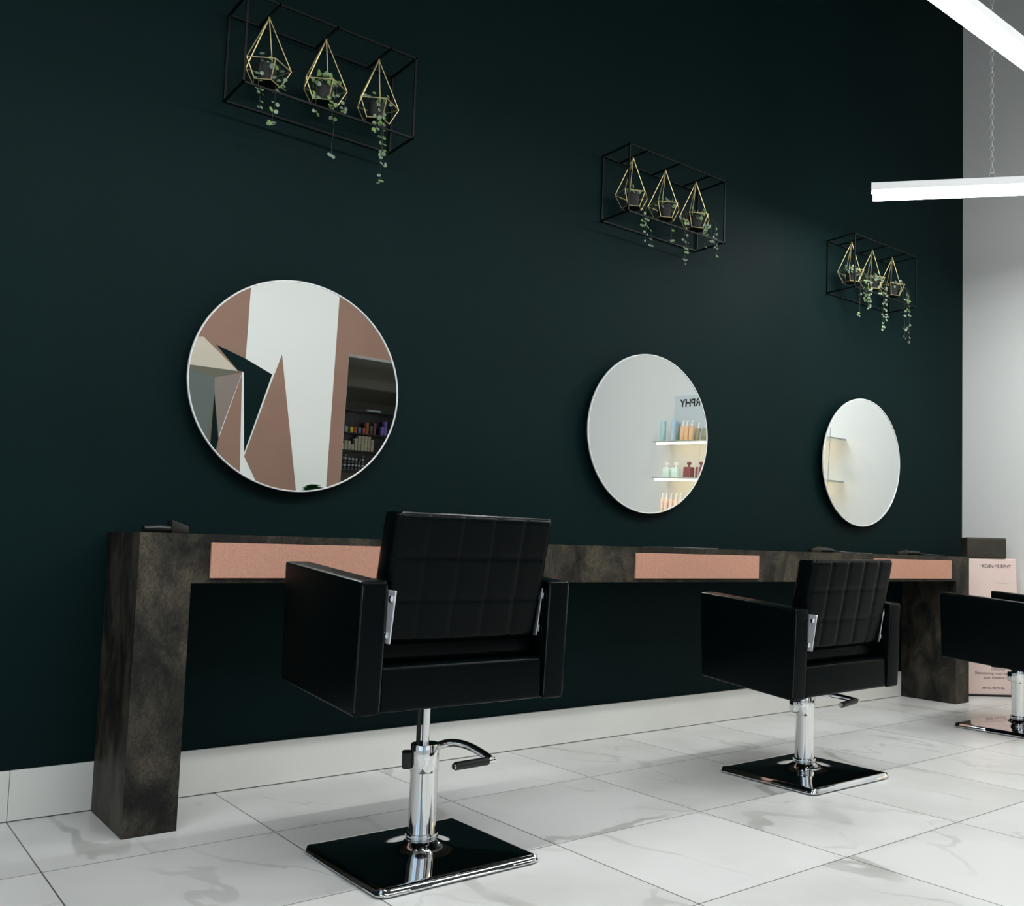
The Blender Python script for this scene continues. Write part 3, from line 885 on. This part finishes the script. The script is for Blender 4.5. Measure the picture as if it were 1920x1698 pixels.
# ------------------------------------------------------------------ product shelves on the right wall (seen in the mirrors)
SH = [1.728, 1.398, 1.068]
for z, nm in zip(SH, ('top', 'middle', 'lowest')):
    t = empty('display_shelf', (5.9, -2.15, z))
    tag(t, '%s lit glass product shelf on the white wall, seen in the middle mirror' % nm, 'shelf', 'lit glass shelves on the white wall')
    obj('shelf_board', newbox(-.10, .0990, -1.0, 1.04, -.012, 0, bev=.001, seg=1), 'glass', t, smooth=False)
    obj('light_strip', newbox(-.100, -.086, -.95, .99, -.030, -.013, bev=.002, seg=1), 'strip', t, smooth=False)
for y, lb in ((-2.52, 'thin steel rod crossing the mirrored bottles'), (-1.90, 'thin steel rod beyond the middle of the glass shelves'), (-1.105, 'thin steel rod at the shelf end seen in the far mirror')):
    bm = bmesh.new()
    tube(bm, [(5.79, y, 1.0), (5.79, y, 1.80)], .0035, 6)
    tag(obj('shelf_rod', bm, 'steel'), lb, 'rod', 'rods beside the glass shelves')
t = empty('wall_sign', (5.985, -2.35, 1.76))
tag(t, 'pale wall board lettered with a product name above the glass shelves', 'sign')
obj('board', newbox(-.005, .0145, -.73, .80, 0, .405), 'board_white', t, smooth=False)
lettering('lettering', 'KEVIN.MURPHY', .098, Matrix.Translation((-.006, -.655, .300)) @ Matrix.Rotation(-PI / 2, 4, 'Z') @ Matrix.Rotation(PI / 2, 4, 'X') @ Matrix.Diagonal((1.12, 1, 1, 1)), 'ink', t, bold=.0025, align='RIGHT')

def bottle(name, y, z, r, h, cap, m, capm, label, group, pump=0, square=False, x=5.9):
    mk = (name, r, h)
    t = empty(name, (x, y, z + .0005))
    tag(t, label, 'bottle', group)
    bm = bmesh.new()
    if square: box(bm, -r * .6, r * .6, -r, r, 0, h, min(.008, r * .2), 3)
    else: lathe(bm, [(r * .94, 0), (r, .003), (r, h - .008), (r * .8, h), (.001, h)], seg=24)
    obj('body', bm, m, t)
    if cap:
        bm = bmesh.new()
        if square: box(bm, -cap * .8, cap * .8, -cap, cap, h + .022, h + .022 + pump, .003, 2); tube(bm, [(0, 0, h), (0, 0, h + .023)], cap * .55, 12)
        else:
            tube(bm, [(0, 0, h), (0, 0, h + .012), (0, 0, h + .013), (0, 0, h + pump)], [cap, cap, cap * .6, cap * .45], 14)
            tube(bm, [(0, 0, h + pump - .006), (0, .02, h + pump - .008)], .004, 8)
        obj('cap', bm, capm, t)
MB = {'blue': (0.40, 0.60, 0.60), 'blue2': (0.42, 0.55, 0.66), 'peach': (0.72, 0.46, 0.27), 'olive': (0.28, 0.25, 0.15),
      'aqua': (0.62, 0.78, 0.76), 'wine': (0.22, 0.07, 0.075), 'blush': (0.85, 0.66, 0.58), 'white_cap': (0.85, 0.86, 0.86),
      'yellow': (0.75, 0.65, 0.05), 'red': (0.55, 0.07, 0.05), 'teal': (0.05, 0.30, 0.38), 'purple': (0.24, 0.16, 0.52),
      'cream_box': (0.42, 0.38, 0.26), 'plum': (0.18, 0.06, 0.08), 'silver_box': (0.35, 0.36, 0.36), 'smoke': (0.10, 0.10, 0.10), 'rust': (0.36, 0.12, 0.06)}
for k, c in MB.items(): M[k] = mat(k + '_plastic', c, 0.4, mottle=(30, .06, 2))
S1, S2, S3 = SH
bottle('spray_can', -3.13, S1, .027, .200, 0, 'blue', 'blue', 'pale blue cylinder at the left end of the mirrored top shelf', 'tall blue cylinders on the top shelf')
bottle('spray_can', -3.00, S1, .024, .196, 0, 'blue', 'blue', 'pale blue cylinder standing behind the lilac-blue one on the top shelf', 'tall blue cylinders on the top shelf', x=5.94)
bottle('spray_can', -2.965, S1, .024, .205, 0, 'blue2', 'blue2', 'tallest lilac-blue cylinder on the top shelf', 'tall blue cylinders on the top shelf', x=5.88)
for y, lb in ((-2.862, 'peach pump bottle next to the lilac-blue cylinder'), (-2.808, 'middle of the three peach pump bottles on the top shelf'), (-2.745, 'peach pump bottle beside the olive bottles')):
    bottle('pump_bottle', y, S1, .026, .142, .013, 'peach', 'white_cap', lb, 'peach pump bottles on the top shelf', pump=.048)
for y, lb in ((-2.660, 'olive bottle next to the peach pump bottles'), (-2.572, 'olive bottle at the mirror edge')):
    bottle('pump_bottle', y, S1, .026, .118, .010, 'olive', 'white_cap', lb, 'olive pump bottles on the top shelf', pump=.045, square=False)
for y, lb in ((-3.045, 'pale aqua bottle at the left end of the mirrored middle shelf'), (-2.925, 'pale aqua bottle beside the dark red bottle')):
    bottle('pump_bottle', y, S2, .040, .092, .016, 'aqua', 'white_cap', lb, 'aqua bottles on the middle shelf', pump=.030, square=True)
for y, lb in ((-2.755, 'dark red square bottle beside the aqua bottles'), (-2.60, 'dark red square bottle at the edge of the middle mirror')):
    bottle('flask', y, S2, .046, .100, .016, 'wine', 'wine', lb, 'dark red bottles on the middle shelf', pump=.024, square=True)
for i, y in enumerate((-3.085, -3.03, -2.965, -2.90, -2.84)):
    bottle('spray_bottle', y, S3, .022, .135, .012, 'blush', 'white_cap', ('%s pale blush spray bottle on the lowest glass shelf' % ('leftmost', 'second', 'middle', 'fourth', 'rightmost')[i]), 'blush spray bottles on the lowest shelf', pump=.055)

# ------------------------------------------------------------------ colour boxes in the room beyond the opening
t = empty('colour_cabinet', (4.75, -6.5, 0))
tag(t, 'black open shelving beyond the wall opening filled with colour boxes', 'shelving')
obj('back_panel', newbox(-.75, 1.1, -.02, .0, .05, 1.98), 'black_plastic', t, smooth=False)
for z in (1.985, 1.741, 1.552, 1.345, 1.12, .05):
    obj('shelf_board', newbox(-.75, 1.1, 0, .12, z - .012, z), 'black_plastic', t, smooth=False)
tag(obj('strip_lamp', newbox(4.50, 4.66, -6.46, -6.40, 1.988, 2.010, bev=.003, seg=1), 'board_white'), 'small pale strip lamp on top of the black shelving', 'lamp')
def cbox(x, z, s, m, label, group):
    tag(obj('colour_box', newbox(x - s / 2, x + s / 2, -6.46, -6.395, z + .0004, z + s, bev=.002, seg=1), m), label, 'box', group)
ORD = ['first', 'second', 'third', 'fourth', 'fifth', 'sixth', 'seventh', 'eighth', 'ninth', 'tenth']
s = .031
row = [(4.28, 'silver_box', [0, 1]), (4.34, 'yellow', [0, 1]), (4.38, 'red', [0, 1]), (4.428, 'teal', [0, 1]), (4.477, 'red', [0, 1]), (4.515, 'rust', [0, 1, 2, 3]),
       (4.56, 'smoke', [0, 1, 2]), (4.60, 'plum', [0, 1, 2, 3]), (4.69, 'purple', [0, 1, 2]), (4.725, 'purple', [0, 1, 2, 3, 4])]
names_ = {'silver_box': 'silver', 'yellow': 'yellow', 'red': 'red', 'teal': 'teal', 'rust': 'rust red', 'smoke': 'dark grey', 'plum': 'plum', 'purple': 'purple'}
for x, m, hs in row:
    for h in hs:
        cbox(x, 1.7412 + h * .0315, s, m, '%s box, %s from the bottom of the %s stack on the top black shelf' % (names_[m], ORD[h], ORD[[r[0] for r in row].index(x)]), names_[m] + ' boxes on the top black shelf')
for x, n_ in zip([4.25, 4.287, 4.324, 4.361, 4.398, 4.435, 4.472, 4.509, 4.546, 4.583], [2, 3, 3, 2, 4, 5, 5, 5, 5, 4]):
    for h in range(n_):
        cbox(x, 1.5522 + h * .0325, .032, 'cream_box', 'cream box, %s from the bottom of the %s stack on the middle black shelf' % (ORD[h], ORD[round((x - 4.25) / .037)]), 'cream boxes on the middle black shelf')
for x, n_ in zip([4.29, 4.335, 4.375, 4.415, 4.45, 4.49], [5, 4, 4, 4, 3, 5]):
    for h in range(n_):
        cbox(x, 1.3452 + h * .0335, .022, 'silver_box' if h % 2 else 'smoke', 'grey box, %s from the bottom of the %s stack on the lower black shelf' % (ORD[h], ORD[round((x - 4.29) / .04)]), 'grey boxes on the lower black shelf')
# plant whose crown shows at the bottom of the near mirror
t = empty('potted_plant', (3.335, -4.8, 0))
tag(t, 'rounded green plant top at the bottom of the near mirror', 'plant')
bm = bmesh.new(); lathe(bm, [(.0001, 0.001), (.11, 0.001), (.15, .50), (.16, .52), (.14, .52), (.13, .46)], seg=32)
obj('pot', bm, 'housing', t)
bm = bmesh.new()
random.seed(3)
for i in range(260):
    u_ = random.uniform(.0, 1); a_ = random.uniform(0, 2 * PI); rr = .26 * math.sqrt(1 - u_ * u_)
    leaf(bm, (.6 * rr * math.cos(a_), .6 * rr * math.sin(a_), .80 + .34 * u_), (math.cos(a_) * rr, math.sin(a_) * rr, u_ + .3), .045)
obj('foliage', bm, 'leaf_dark', t, angle=60)
bm = bmesh.new()
tube(bm, [(0, 0, .44), (0, 0, 1.05)], .012, 8)
lathe(bm, [(.01, .60), (.13, .74), (.15, .88), (.12, 1.0), (.01, 1.08)], seg=20)
obj('stem', bm, 'leaf_dark', t)
